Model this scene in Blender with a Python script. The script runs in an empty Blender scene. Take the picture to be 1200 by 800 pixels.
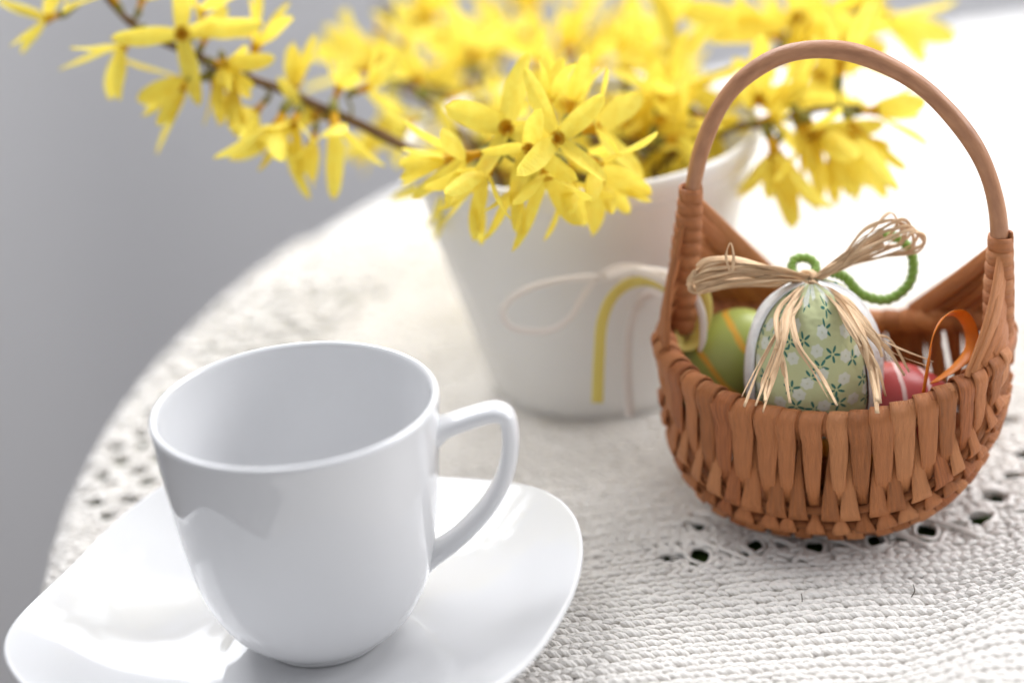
import bpy, math, random
import numpy as np
from mathutils import Vector, Matrix
random.seed(7); rng = np.random.default_rng(7)
PI = math.pi
S = bpy.context.scene
COL = S.collection

# ------------------------------------------------------------------ camera
F = 2690.0; PITCH = math.radians(24); ROLL = math.radians(5)
fwd = np.array([0, math.cos(PITCH), -math.sin(PITCH)])
R0 = np.array([1.0, 0, 0]); U0 = np.cross(R0, fwd)
RI = R0*math.cos(ROLL) - U0*math.sin(ROLL)
UP = R0*math.sin(ROLL) + U0*math.cos(ROLL)
CAM = np.array([0, 0, 0.34526])
def at3(x, y, d):                 # a point of the place, at depth d metres from the lens
    return CAM + (fwd + RI*(x-600)/F - UP*(y-400)/F)*d
def on_z(x, y, z):
    v = fwd + RI*(x-600)/F - UP*(y-400)/F
    return CAM + v*(z-CAM[2])/v[2]
cd = bpy.data.cameras.new('camera'); cam = bpy.data.objects.new('camera', cd); COL.objects.link(cam)
M = Matrix(((RI[0], UP[0], -fwd[0], CAM[0]), (RI[1], UP[1], -fwd[1], CAM[1]), (RI[2], UP[2], -fwd[2], CAM[2]), (0, 0, 0, 1)))
cam.matrix_world = M
cd.lens = 50; cd.sensor_width = 50*1200/F; cd.clip_start = 0.01; cd.clip_end = 50
cd.dof.use_dof = True; cd.dof.focus_distance = 0.655; cd.dof.aperture_fstop = 2.3; cd.dof.aperture_blades = 0
S.camera = cam

# ------------------------------------------------------------------ room light
w = bpy.data.worlds.new('World'); S.world = w; w.use_nodes = True
wt = w.node_tree; bg = wt.nodes['Background']
bg.inputs['Color'].default_value = (0.93, 0.95, 1.0, 1); bg.inputs['Strength'].default_value = 0.52
def area(name, loc, target, sx, sy, power, col):
    l = bpy.data.lights.new(name, 'AREA'); l.shape = 'RECTANGLE'; l.size = sx; l.size_y = sy
    l.energy = power; l.color = col
    o = bpy.data.objects.new(name, l); COL.objects.link(o); o.location = loc
    o.rotation_euler = (Vector(target)-Vector(loc)).to_track_quat('-Z', 'Z').to_euler()
    return o
area('window_light', (0.02, 1.38, 0.60), (0.0, 0.7, 0.0), 0.50, 0.50, 4, (0.96, 0.975, 1.0))
area('window_light', (-0.50, 1.32, 1.14), (-0.05, 0.80, 0.0), 0.75, 0.70, 17.5, (0.96, 0.975, 1.0))
area('window_light', (0.80, 1.30, 1.16), (0.3, 0.75, 0.0), 0.80, 0.70, 17.5, (0.96, 0.975, 1.0))
area('window_light', (1.45, 0.95, 0.75), (0.3, 0.8, 0.0), 0.7, 1.0, 15, (0.97, 0.98, 1.0))
area('added_curtain_backlight', (0.90, 1.78, 0.35), (0.8, 0.6, 0.1), 1.7, 1.5, 26, (0.93, 0.96, 1.0))  # added lamp behind the curtain, brightens the cloth towards the right
S.view_settings.view_transform = 'Standard'; S.view_settings.look = 'None'
S.view_settings.exposure = 0.09; S.view_settings.gamma = 1.0; S.view_settings.use_curve_mapping = False
S.render.engine = 'CYCLES'

# ------------------------------------------------------------------ helpers
def tag(o, label=None, cat=None, group=None, kind=None):
    if label: o['label'] = label
    if cat: o['category'] = cat
    if group: o['group'] = group
    if kind: o['kind'] = kind
    return o
def empty(name, loc, label, cat, group=None):
    o = bpy.data.objects.new(name, None); COL.objects.link(o); o.location = Vector(loc)
    o.empty_display_size = 0.01
    return tag(o, label, cat, group)
def me_from(name, V, Fc, mat=None, smooth=True, uv=None):
    me = bpy.data.meshes.new(name)
    me.from_pydata([tuple(map(float, v)) for v in V], [], [tuple(map(int, f)) for f in Fc])
    if smooth: me.shade_smooth()
    if mat: me.materials.append(mat)
    if uv is not None:
        L = me.uv_layers.new(name='UVMap')
        idx = np.zeros(len(me.loops), dtype=np.int32); me.loops.foreach_get('vertex_index', idx)
        L.data.foreach_set('uv', np.asarray(uv, dtype=np.float32)[idx].ravel())
    me.update(); return me
def me_big(name, V, Q, mat, uv=None):       # numpy quads
    me = bpy.data.meshes.new(name); n = len(Q)
    me.vertices.add(len(V)); me.vertices.foreach_set('co', V.astype(np.float32).ravel())
    me.loops.add(n*4); me.loops.foreach_set('vertex_index', Q.astype(np.int32).ravel())
    me.polygons.add(n); me.polygons.foreach_set('loop_start', np.arange(0, n*4, 4, dtype=np.int32))
    me.polygons.foreach_set('use_smooth', np.ones(n, dtype=bool))
    me.materials.append(mat); me.update(calc_edges=True)
    if uv is not None:
        L = me.uv_layers.new(name='UVMap'); L.data.foreach_set('uv', uv[Q.ravel()].astype(np.float32).ravel())
    return me
def link(name, me, parent=None, kind=None):
    o = bpy.data.objects.new(name, me); COL.objects.link(o)
    if parent is not None:
        o.parent = parent
        o.matrix_parent_inverse = world_of(parent).inverted()
    if kind: o['kind'] = kind
    return o
def world_of(o):
    m = Matrix.LocRotScale(o.location, o.rotation_euler, o.scale)
    if o.parent: m = world_of(o.parent) @ o.matrix_parent_inverse @ m
    return m
class MB:
    def __init__(s): s.V = []; s.F = []; s.UV = []
    def add(s, V, Fc, uv=None):
        b = len(s.V); s.V += [tuple(v) for v in V]; s.F += [tuple(i+b for i in f) for f in Fc]
        s.UV += (list(uv) if uv is not None else [(0, 0)]*len(V))
    def mesh(s, name, mat, smooth=True): return me_from(name, s.V, s.F, mat, smooth, s.UV)
def spline(P, n):
    P = np.asarray(P, float); k = len(P)
    if k == 2: return P[0]+(P[1]-P[0])*np.linspace(0, 1, n)[:, None]
    Q = np.vstack([2*P[0]-P[1], P, 2*P[-1]-P[-2]]); out = []
    for t in np.linspace(0, k-1, n):
        i = min(int(t), k-2); f = t-i; a, b, c, d = Q[i:i+4]
        out.append(.5*((2*b)+(-a+c)*f+(2*a-5*b+4*c-d)*f*f+(-a+3*b-3*c+d)*f**3))
    return np.array(out)
def frames(P, closed=False, up=None):
    n = len(P); T = np.zeros_like(P)
    if closed: T = np.roll(P, -1, 0)-np.roll(P, 1, 0)
    else:
        T[1:-1] = P[2:]-P[:-2]; T[0] = P[1]-P[0]; T[-1] = P[-1]-P[-2]
    T /= np.linalg.norm(T, axis=1)[:, None]+1e-12
    if up is None:
        a = np.array([0, 0, 1.0]) if abs(T[0][2]) < .9 else np.array([1.0, 0, 0])
        N = [a-T[0]*(a@T[0])]; N[0] /= np.linalg.norm(N[0])
        for i in range(1, n):
            v = N[-1]-T[i]*(N[-1]@T[i]); N.append(v/(np.linalg.norm(v)+1e-12))
        N = np.array(N)
    else:
        up = np.broadcast_to(np.asarray(up, float), P.shape); N = up-T*(up*T).sum(1)[:, None]
        N /= np.linalg.norm(N, axis=1)[:, None]+1e-12
    return T, N, np.cross(T, N)
def tube(mb, P, r, sides=10, closed=False, flat=1.0, up=None, cap=True, twist=0.0, ridges=0, ramp=0.0):
    """flat: ratio of the size along N (up) to the size along B"""
    P = np.asarray(P, float); n = len(P); r = np.broadcast_to(np.asarray(r, float), (n,))
    T, N, B = frames(P, closed, up); V = []; UV = []
    d = np.r_[0, np.cumsum(np.linalg.norm(np.diff(P, axis=0), axis=1))]
    for i in range(n):
        for j in range(sides):
            a = 2*PI*j/sides; k = 1.0
            if ridges: k = 1+ramp*abs(math.sin(ridges*a/2+twist*i))
            V.append(P[i]+(B[i]*math.cos(a)+N[i]*math.sin(a)*flat)*r[i]*k); UV.append((j/sides, d[i]*100))
    Fc = []
    m = n if closed else n-1
    for i in range(m):
        for j in range(sides):
            a = i*sides+j; b = i*sides+(j+1) % sides; c = ((i+1) % n)*sides+(j+1) % sides; e = ((i+1) % n)*sides+j
            Fc.append((a, b, c, e))
    if cap and not closed:
        Fc.append(tuple(range(sides-1, -1, -1))); Fc.append(tuple((n-1)*sides+j for j in range(sides)))
    mb.add(V, Fc, UV)
def strap(mb, P, Nn, wd, th, cols=5, crown=0.0):
    """flat strip of real thickness; Nn outward normals, wd width per point"""
    P = np.asarray(P, float); n = len(P); wd = np.broadcast_to(np.asarray(wd, float), (n,))
    T, N, B = frames(P, False, Nn)
    d = np.r_[0, np.cumsum(np.linalg.norm(np.diff(P, axis=0), axis=1))]
    V = []; UV = []
    prof = [(-.5, -.1)]+[(x, .5+crown*(1-(2*x)**2)) for x in np.linspace(-.46, .46, cols)]+[(.5, -.1)]+[(.4, -.5), (-.4, -.5)]
    k = len(prof)
    for i in range(n):
        for x, y in prof: V.append(P[i]+B[i]*x*wd[i]+N[i]*y*th); UV.append((x*wd[i]*100, d[i]*100))
    Fc = [(i*k+j, i*k+(j+1) % k, (i+1)*k+(j+1) % k, (i+1)*k+j) for i in range(n-1) for j in range(k)]
    Fc += [tuple(range(k-1, -1, -1)), tuple((n-1)*k+j for j in range(k))]
    mb.add(V, Fc, UV)
def lathe(prof, sides=96, shape=None, cap_first=True):
    V = []; Fc = []; m = len(prof)
    for (r, z) in prof:
        for j in range(sides):
            a = 2*PI*j/sides; k = shape(a, r) if shape else 1
            V.append((r*k*math.cos(a), r*k*math.sin(a), z))
    for i in range(m-1):
        for j in range(sides):
            Fc.append((i*sides+j, i*sides+(j+1) % sides, (i+1)*sides+(j+1) % sides, (i+1)*sides+j))
    if cap_first: Fc.append(tuple(range(sides-1, -1, -1))); Fc.append(tuple((m-1)*sides+j for j in range(sides)))
    return V, Fc
def smooth_prof(P, n): return [tuple(p) for p in spline(P, n)]

# ------------------------------------------------------------------ materials
def mat(name, col, rough=.6, spec=.5, coat=0, sub=0, transl=0, bump=None, var=None, sheen=0, uvgrain=None):
    m = bpy.data.materials.new(name); m.use_nodes = True; nt = m.node_tree; N = nt.nodes; L = nt.links
    b = N['Principled BSDF']; out = N['Material Output']
    b.inputs['Base Color'].default_value = (*col, 1); b.inputs['Roughness'].default_value = rough
    b.inputs['Specular IOR Level'].default_value = spec; b.inputs['Coat Weight'].default_value = coat
    b.inputs['Coat Roughness'].default_value = .04
    if sheen: b.inputs['Sheen Weight'].default_value = sheen
    if sub:
        b.inputs['Subsurface Weight'].default_value = sub; b.inputs['Subsurface Scale'].default_value = .004
        b.inputs['Subsurface Radius'].default_value = (1, .9, .8)
    tc = N.new('ShaderNodeTexCoord')
    colsock = None
    if var:                               # (scale, dark colour, amount, stretch)
        sc, dc, am, st = var
        mp = N.new('ShaderNodeMapping'); mp.inputs['Scale'].default_value = st; L.new(tc.outputs['UV' if uvgrain else 'Object'], mp.inputs[0])
        n1 = N.new('ShaderNodeTexNoise'); n1.inputs['Scale'].default_value = sc; n1.inputs['Detail'].default_value = 5; L.new(mp.outputs[0], n1.inputs['Vector'])
        cr = N.new('ShaderNodeMapRange'); cr.inputs['From Min'].default_value = .35; cr.inputs['From Max'].default_value = .7
        cr.inputs['To Max'].default_value = am; L.new(n1.outputs['Fac'], cr.inputs['Value'])
        mx = N.new('ShaderNodeMix'); mx.data_type = 'RGBA'; mx.inputs['A'].default_value = (*col, 1); mx.inputs['B'].default_value = (*dc, 1)
        L.new(cr.outputs[0], mx.inputs['Factor']); colsock = mx.outputs['Result']; L.new(colsock, b.inputs['Base Color'])
    if bump:                              # (scale, distance, stretch)
        sc, ds, st = bump
        mp = N.new('ShaderNodeMapping'); mp.inputs['Scale'].default_value = st; L.new(tc.outputs['UV' if uvgrain else 'Object'], mp.inputs[0])
        n2 = N.new('ShaderNodeTexNoise'); n2.inputs['Scale'].default_value = sc; n2.inputs['Detail'].default_value = 3; L.new(mp.outputs[0], n2.inputs['Vector'])
        bp = N.new('ShaderNodeBump'); bp.inputs['Distance'].default_value = ds; bp.inputs['Strength'].default_value = 1
        L.new(n2.outputs['Fac'], bp.inputs['Height']); L.new(bp.outputs[0], b.inputs['Normal'])
    if transl:
        t = N.new('ShaderNodeBsdfTranslucent'); t.inputs['Color'].default_value = (*col, 1)
        if colsock: L.new(colsock, t.inputs['Color'])
        ms = N.new('ShaderNodeMixShader'); ms.inputs[0].default_value = transl
        L.new(b.outputs[0], ms.inputs[1]); L.new(t.outputs[0], ms.inputs[2]); L.new(ms.outputs[0], out.inputs['Surface'])
    return m
PORC = mat('porcelain', (.69, .69, .70), .06, .5, coat=.15)
POT = mat('cream_glazed_ceramic', (.80, .78, .75), .25, .5, coat=.2, transl=.08)
YARN = mat('cotton_yarn', (.93, .893, .85), .85, .2, sheen=.15, bump=(3000, .0002, (1, .6, 1)), var=(22, (.89, .86, .82), .5, (1, 1, 1)), transl=.06)
SHEET = mat('cotton_knit_sheet', (.76, .745, .73), .9, .2, sheen=.2, var=(22, (.74, .69, .62), .6, (1, 1, 1)))
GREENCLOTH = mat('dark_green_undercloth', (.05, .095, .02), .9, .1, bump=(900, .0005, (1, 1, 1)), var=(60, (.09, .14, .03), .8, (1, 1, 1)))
WICK = mat('peeled_willow_reed', (.53, .195, .068), .5, .35, var=(2.2, (.36, .135, .05), .6, (5, .45, 1)), bump=(4.0, .0006, (14, .5, 1)), uvgrain=True)
WICKD = mat('dark_willow_rod', (.43, .15, .048), .5, .3, var=(2.2, (.25, .10, .04), .7, (5, .45, 1)), bump=(4.0, .0006, (14, .5, 1)), uvgrain=True)  # darker willow tone for rim, ribs and some of the reeds
WICKL = mat('pale_willow_reed', (.59, .24, .092), .5, .35, var=(2.0, (.44, .175, .07), .6, (5, .5, 1)), bump=(4.0, .0006, (14, .5, 1)), uvgrain=True)
WICKR = mat('reddish_willow_reed', (.48, .158, .05), .5, .35, var=(2.6, (.22, .07, .025), .8, (6, .4, 1)), bump=(4.0, .0006, (14, .5, 1)), uvgrain=True)
HAND = mat('bare_willow_handle', (.46, .225, .115), .42, .4, var=(2.6, (.30, .13, .065), .7, (2.2, .5, 1)), bump=(3.0, .0003, (3, .6, 1)), uvgrain=True)
RAF = mat('raffia', (.97, .70, .44), .55, .3, var=(3, (.78, .50, .27), .7, (3, .6, 1)), bump=(8, .0003, (4, .3, 1)), uvgrain=True, transl=.15)
PETAL = mat('forsythia_petal', (.96, .845, .15), .6, .2, var=(240, (.88, .62, .04), .6, (1, 1, .4)), bump=(900, .0006, (1, 1, .3)), transl=.42)
PETALD = mat('forsythia_throat', (.72, .40, .015), .6, .2, transl=.2)
CALYX = mat('forsythia_calyx', (.24, .22, .05), .6, .2)
TWIG = mat('forsythia_twig', (.20, .115, .055), .75, .2, var=(120, (.10, .06, .035), .8, (1, 1, 1)), bump=(400, .0006, (1, 1, 1)))
LEAF = mat('young_forsythia_leaf', (.26, .30, .03), .55, .2, transl=.3)
CHEN = mat('green_twisted_cord', (.25, .42, .07), .9, .1, bump=(2500, .0006, (1, 1, 1)), sheen=.5)
ORANGE = mat('orange_satin_ribbon', (.80, .24, .02), .4, .4, transl=.25)
YEL = mat('yellow_ribbon', (.82, .70, .20), .45, .4, transl=.25)
WHT = mat('white_satin_ribbon', (.86, .81, .77), .35, .5, transl=.45)
WALL = mat('painted_wall', (.62, .63, .66), .9, .2)
CURT = mat('grey_curtain', (.74, .735, .745), .9, .1, transl=.35)
FLOOR = mat('floor_boards', (.13, .105, .09), .6, .3)
WOOD = mat('table_wood', (.45, .33, .22), .5, .4)
LINT = mat('dark_lint', (.09, .075, .06), .9, .1)

# ------------------------------------------------------------------ setting
def box(mb, x0, x1, y0, y1, z0, z1):
    V = [(x, y, z) for z in (z0, z1) for y in (y0, y1) for x in (x0, x1)]
    mb.add(V, [(0, 2, 3, 1), (4, 5, 7, 6), (0, 1, 5, 4), (2, 6, 7, 3), (0, 4, 6, 2), (1, 3, 7, 5)])
def structure(name, mb, m): 
    o = link(name, mb.mesh(name, m, False)); o['kind'] = 'structure'; return o
b = MB(); box(b, -3, 3.5, -1.5, 1.92, -.79, -.74); structure('floor', b, FLOOR)
b = MB(); box(b, -3, 3.5, 1.92, 2.02, -.74, 1.8); structure('wall', b, WALL)
# curtain with soft folds, behind the table on the left
def curtain():
    xs = np.linspace(-1.7, 2.2, 420); zs = np.linspace(-.73, 1.7, 26); V = []; Fc = []
    for z in zs:
        for x in xs:
            f = .022*math.sin(x*13+.6*math.sin(x*4)+.15*z)+.045*math.sin(x*5.6+1.6+.3*z)+.002*math.sin(x*37)
            V.append((x+.05*z, 1.50+f-.05*x, z))
    n = len(xs)
    for i in range(len(zs)-1):
        for j in range(n-1): Fc.append((i*n+j, i*n+j+1, (i+1)*n+j+1, (i+1)*n+j))
    o = link('curtain', me_from('curtain', V, Fc, CURT))
    s = o.modifiers.new('thick', 'SOLIDIFY'); s.thickness = .002
    tag(o, 'soft grey curtain hanging in shallow folds behind the table', 'curtain')
curtain()

# ------------------------------------------------------------------ table and cloths
TC = np.array([.326, .661]); TR = .480
t = empty('table', (TC[0], TC[1], -.74), 'round table hidden under the white knitted cloth', 'table')
V, Fc = lathe([(.001, -.03), (TR-.006, -.03), (TR-.003, -.026), (TR-.003, -.009), (TR-.006, -.006), (.001, -.006)])
o = link('tabletop', me_from('tabletop', [(x+TC[0], y+TC[1], z) for x, y, z in V], Fc, WOOD, False), t)
for k in range(4):
    a = PI/4+k*PI/2; b = MB(); c = TC+.3*np.array([math.cos(a), math.sin(a)])
    tube(b, [(c[0], c[1], -.74), (c[0], c[1], -.4), (c[0], c[1], -.031)], [.014, .018, .022], 16)
    link('leg', b.mesh('leg', WOOD), t)

RX, RY = (.1150, .5150), None
def ridge(x, y):
    """height of the rucked cloth in the near right corner"""
    q = (x-.1215)*.866-(y-.523)*.5; s = (x-.1215)*.5+(y-.523)*.866
    h = 0.0065*np.exp(-(q/np.where(q < 0, .0135, .030))**2)/(1+np.exp((s-.085)/.012))
    h = h-.0012*np.exp(-((q+.030)/.008)**2)/(1+np.exp((s-.07)/.012))
    h2 = .0022*np.exp(-((y-.664-.25*(x-.2))/.012)**2)*(1/(1+np.exp(-(x-.165)/.008)))
    return h+h2+.0006*np.sin(x*60+y*23)*np.sin(y*47+1)
def drape(x, y, off):
    """cloth surface incl. the fall over the table's edge; off = lift above the board"""
    dx = x-TC[0]; dy = y-TC[1]; r = np.hypot(dx, dy)+1e-9; rb = .012; lim = TR-rb
    e = np.maximum(r-lim, 0); ang = np.minimum(e/rb, PI/2); rest = np.maximum(e-rb*PI/2, 0)
    rr = np.where(r < lim, r, lim+(rb+off)*np.sin(ang)); z = np.where(r < lim, off+ridge(x, y), off-(rb+off)*(1-np.cos(ang))-rest)
    wav = np.where(rest > 0, .012*np.minimum(rest/.05, 1)*np.sin(np.arctan2(dy, dx)*22), 0)
    rr = rr+wav
    return TC[0]+dx/r*rr, TC[1]+dy/r*rr, z
def disc_sheet(off, Rmax, step, inside=None, n_a=260):
    rs = np.arange(.002, Rmax, step); V = []; Q = []
    a = np.linspace(0, 2*PI, n_a, endpoint=False)
    RR, AA = np.meshgrid(rs, a, indexing='ij'); X = TC[0]+RR*np.cos(AA); Y = TC[1]+RR*np.sin(AA)
    x, y, z = drape(X, Y, off); V = np.stack([x, y, z], -1).reshape(-1, 3)
    i, j = np.meshgrid(np.arange(len(rs)-1), np.arange(n_a), indexing='ij'); j2 = (j+1) % n_a
    Q = np.stack([i*n_a+j, (i+1)*n_a+j, (i+1)*n_a+j2, i*n_a+j2], -1).reshape(-1, 4)
    if inside is not None:
        cx = (X[:-1]+X[1:])/2; cy = (Y[:-1]+Y[1:])/2
        keep = ~inside(cx, cy).reshape(-1); Q = Q[keep]
    return V, Q
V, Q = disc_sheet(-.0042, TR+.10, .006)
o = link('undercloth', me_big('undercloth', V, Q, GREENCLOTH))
tag(o, 'dark green cloth under the knitted tablecloth, seen through its holes', 'undercloth')

DX0, DX1, DY0, DY1 = -.19, .25, .43, .90
cloth = empty('tablecloth', (TC[0], TC[1], 0), 'off white knitted tablecloth with lacy holes covering the round table', 'tablecloth')
def in_dense(x, y): return (x > DX0+.008) & (x < DX1-.008) & (y > DY0+.008) & (y < DY1-.008)
V, Q = disc_sheet(-.0012, TR+.13, .004, in_dense, 520)
nt = SHEET.node_tree; N_ = nt.nodes; L_ = nt.links
tcn = N_.new('ShaderNodeTexCoord'); wv = N_.new('ShaderNodeTexWave'); wv.wave_type = 'BANDS'; wv.bands_direction = 'Y'; wv.inputs['Scale'].default_value = 52; wv.inputs['Distortion'].default_value = 1.5; wv.inputs['Detail Scale'].default_value = 4
vo = N_.new('ShaderNodeTexVoronoi'); vo.inputs['Scale'].default_value = 230
L_.new(tcn.outputs['Object'], wv.inputs['Vector']); L_.new(tcn.outputs['Object'], vo.inputs['Vector'])
ad = N_.new('ShaderNodeMath'); ad.operation = 'SUBTRACT'; L_.new(wv.outputs['Fac'], ad.inputs[0]); L_.new(vo.outputs['Distance'], ad.inputs[1])
bpn = N_.new('ShaderNodeBump'); bpn.inputs['Distance'].default_value = .0015; L_.new(ad.outputs[0], bpn.inputs['Height']); L_.new(bpn.outputs[0], N_['Principled BSDF'].inputs['Normal'])
o = link('outer_knit', me_big('outer_knit', V, Q, SHEET), cloth)

# holes of the lace
holes = [(.0509, .6045, .0032), (.0525, .6235, .0028), (.0680, .6075, .0027), (.0855, .6040, .0029), (.1040, .6045, .0028), (.1200, .6075, .0032),
         (.0600, .6045, .0013), (.0765, .6055, .0012), (.0945, .6030, .0012), (.1120, .6050, .0013), (.0440, .6045, .0011), (.0405, .6050, .0010), (.0635, .6025, .0011), (.129, .609, .0015)]
for i in range(5):
    for j in range(6):
        hx = .138+.0155*i+.0075*(j % 2); hy = .612+.0125*j
        holes.append((hx+rng.normal()*.001, hy+rng.normal()*.001, 0.0015+.0012*rng.random()))
# diamond net along the round edge
for i in range(-3, 12):
    for j in range(-2, 17):
        p = on_z(98, 567, 0)[:2]+np.array([.0117*i+.0058*(j % 2)+.0006*j, .0100*j-.006])*1.0
        r = math.hypot(p[0]-TC[0], p[1]-TC[1])
        if r > TR-.066 and r < TR-.006: holes.append((p[0]+rng.normal()*.0007, p[1]+rng.normal()*.0007, .0019+.0008*rng.random()))
holes = [(a, c, r_*.86 if i < 6 else r_) for i, (a, c, r_) in enumerate(holes)]
HO = np.array(holes)

def stitches():
    px, py = .0032, .0060
    nx = int((DX1-DX0)/px); ny = int((DY1-DY0)/py)
    I, J = np.meshgrid(np.arange(nx), np.arange(ny), indexing='ij'); I = I.ravel(); J = J.ravel()
    cx = DX0+(I+.5)*px+(J % 2)*px*.3; cy = DY0+(J+.5)*py
    cy = cy+.0012*np.sin(cx*38+cy*9)+.002*np.sin(cx*13+1.)      # the rows wander a little
    r = np.hypot(cx-TC[0], cy-TC[1]); ok = r < TR+.035
    cx, cy, J = cx[ok], cy[ok], J[ok]; n = len(cx)
    r = np.hypot(cx-TC[0], cy-TC[1])
    lace = (r > TR-.07) | ((cx > .128) & (cy > .604)) | ((abs(cy-.6045) < .0075) & (cx > .036)) | ((abs(cx-.0525) < .006) & (abs(cy-.615) < .012))
    K = 6; SD = 6
    tt = np.linspace(0, 1, K); Vs = []; Qs = []; base = 0
    for side in (1, -1):
        ang = np.where(lace, rng.normal(0, .36, n), rng.normal(0, .05, n))
        tens = .5*np.sin(cx*61+cy*37)+.5*np.sin(cx*23-cy*71+2); jx = rng.normal(0, .0002, n); jy = rng.normal(0, .00016, n); lift = rng.normal(0, .00013, n)+.00012*tens
        # lobe centre line in the stitch's own frame
        lx = -.0029+.0058*tt; ly = side*(.00245-.0018*tt**1.1); lz = .00115*np.sin(PI*(tt*.86+.10))**.8-.0007*(tt < .05)-.0009*tt**3
        wr = np.array([.34, .86, 1.0, 1.0, .84, .34])*.00116
        X = lx[None]+np.zeros((n, 1)); Y = ly[None]+np.zeros((n, 1))
        c, s = np.cos(ang)[:, None], np.sin(ang)[:, None]
        sc = np.where(lace, .92, 1.0)[:, None]*(1+rng.normal(0, .07, n)+.05*tens)[:, None]
        Xr = (X*c-Y*s)*sc+(cx+jx)[:, None]; Yr = (X*s+Y*c)*sc+(cy+jy)[:, None]
        Z = lz[None]+lift[:, None]+np.where(lace, rng.random(n)*.0009-.0003, 0)[:, None]-.0008
        # keep yarn out of the holes: push points away from every hole centre
        dens = np.ones(n, bool)
        for ih, (hx, hy, hr) in enumerate(HO):
            asp = .58 if ih < 6 else 1.0
            near = np.nonzero(np.hypot(cx-hx, (cy-hy)*asp) < hr+.006)[0]
            if len(near) == 0: continue
            ex = Xr[near]-hx; ey = (Yr[near]-hy)*asp; q = np.hypot(ex, ey)+1e-9; q2 = np.where(q < hr+.0035, hr+.0014+(q/(hr+.0035))*(.0021), q)
            Xr[near] = hx+ex/q*q2; Yr[near] = hy+ey/q*q2/asp
        P = np.stack([Xr, Yr, Z], -1)                         # n,K,3
        T = np.zeros_like(P); T[:, 1:-1] = P[:, 2:]-P[:, :-2]; T[:, 0] = P[:, 1]-P[:, 0]; T[:, -1] = P[:, -1]-P[:, -2]
        T /= np.linalg.norm(T, axis=2, keepdims=True)+1e-9
        B = np.stack([-T[..., 1], T[..., 0], np.zeros_like(T[..., 0])], -1); B /= np.linalg.norm(B, axis=2, keepdims=True)+1e-9
        Nn = np.cross(B, T)*-1
        a = np.arange(SD)*2*PI/SD
        ring = P[:, :, None, :]+(B[:, :, None, :]*np.cos(a)[None, None, :, None]+Nn[:, :, None, :]*np.sin(a)[None, None, :, None]*.85)*(wr[None, :, None, None]*sc[:, :, None, None])
        W = ring.reshape(-1, 3)
        x, y, z = drape(W[:, 0], W[:, 1], 0.0)
        # thickness follows the local surface normal near the edge
        rr = np.hypot(W[:, 0]-TC[0], W[:, 1]-TC[1]); an = np.clip((rr-(TR-.012))/.012, 0, PI/2)
        nx_ = (W[:, 0]-TC[0])/rr*np.sin(an); ny_ = (W[:, 1]-TC[1])/rr*np.sin(an); nz_ = np.cos(an)
        Vs.append(np.stack([x+nx_*W[:, 2], y+ny_*W[:, 2], z+nz_*W[:, 2]], -1))
        st = base+np.arange(n)*K*SD
        k, j = np.meshgrid(np.arange(K-1), np.arange(SD), indexing='ij'); k = k.ravel(); j = j.ravel()
        q = np.stack([k*SD+j, k*SD+(j+1) % SD, (k+1)*SD+(j+1) % SD, (k+1)*SD+j], -1)
        Qs.append((st[:, None, None]+q[None]).reshape(-1, 4)); base += n*K*SD
    uv1 = np.stack(np.meshgrid(np.arange(K)*1.0, np.arange(SD)*1.0, indexing='ij'), -1).reshape(-1, 2)
    return np.concatenate(Vs), np.concatenate(Qs), np.tile(uv1, (2*n, 1))
V, Q, UVS = stitches()
nt = YARN.node_tree; N_ = nt.nodes; L_ = nt.links
uvn = N_.new('ShaderNodeUVMap'); mpn = N_.new('ShaderNodeMapping'); mpn.inputs['Rotation'].default_value = (0, 0, .75); L_.new(uvn.outputs[0], mpn.inputs[0])
wv = N_.new('ShaderNodeTexWave'); wv.inputs['Scale'].default_value = .36; wv.inputs['Distortion'].default_value = .8; L_.new(mpn.outputs[0], wv.inputs['Vector'])
bp_ = N_.new('ShaderNodeBump'); bp_.inputs['Distance'].default_value = .00013; L_.new(wv.outputs['Fac'], bp_.inputs['Height'])
ob = [n for n in N_ if n.type == 'BUMP' and n != bp_][0]; L_.new(ob.outputs[0], bp_.inputs['Normal']); L_.new(bp_.outputs[0], N_['Principled BSDF'].inputs['Normal'])
print('stitch quads', len(Q))
o = link('knit_stitches', me_big('knit_stitches', V, Q, YARN, UVS), cloth, 'stuff')
def backing():
    xs = np.arange(DX0, DX1, .0016); ys = np.arange(DY0, DY1, .0016); X, Y = np.meshgrid(xs, ys, indexing='ij')
    x, y, z = drape(X, Y, 0.0); rr = np.hypot(X-TC[0], Y-TC[1]); z = z-.0013
    V = np.stack([x, y, z], -1).reshape(-1, 3); m = len(ys)
    i, j = np.meshgrid(np.arange(len(xs)-1), np.arange(m-1), indexing='ij')
    Q = np.stack([i*m+j, (i+1)*m+j, (i+1)*m+j+1, i*m+j+1], -1).reshape(-1, 4)
    cx = ((X[:-1, :-1]+X[1:, 1:])/2).ravel(); cy = ((Y[:-1, :-1]+Y[1:, 1:])/2).ravel(); keep = np.hypot(cx-TC[0], cy-TC[1]) < TR-.004
    for ih, (hx, hy, hr) in enumerate(HO): keep &= np.hypot(cx-hx, (cy-hy)*(.58 if ih < 6 else 1)) > hr+.0011
    return V, Q[keep]
V, Q = backing(); link('knit_back', me_big('knit_back', V, Q, YARN, np.zeros((len(V), 2))), cloth, 'stuff')
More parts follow.
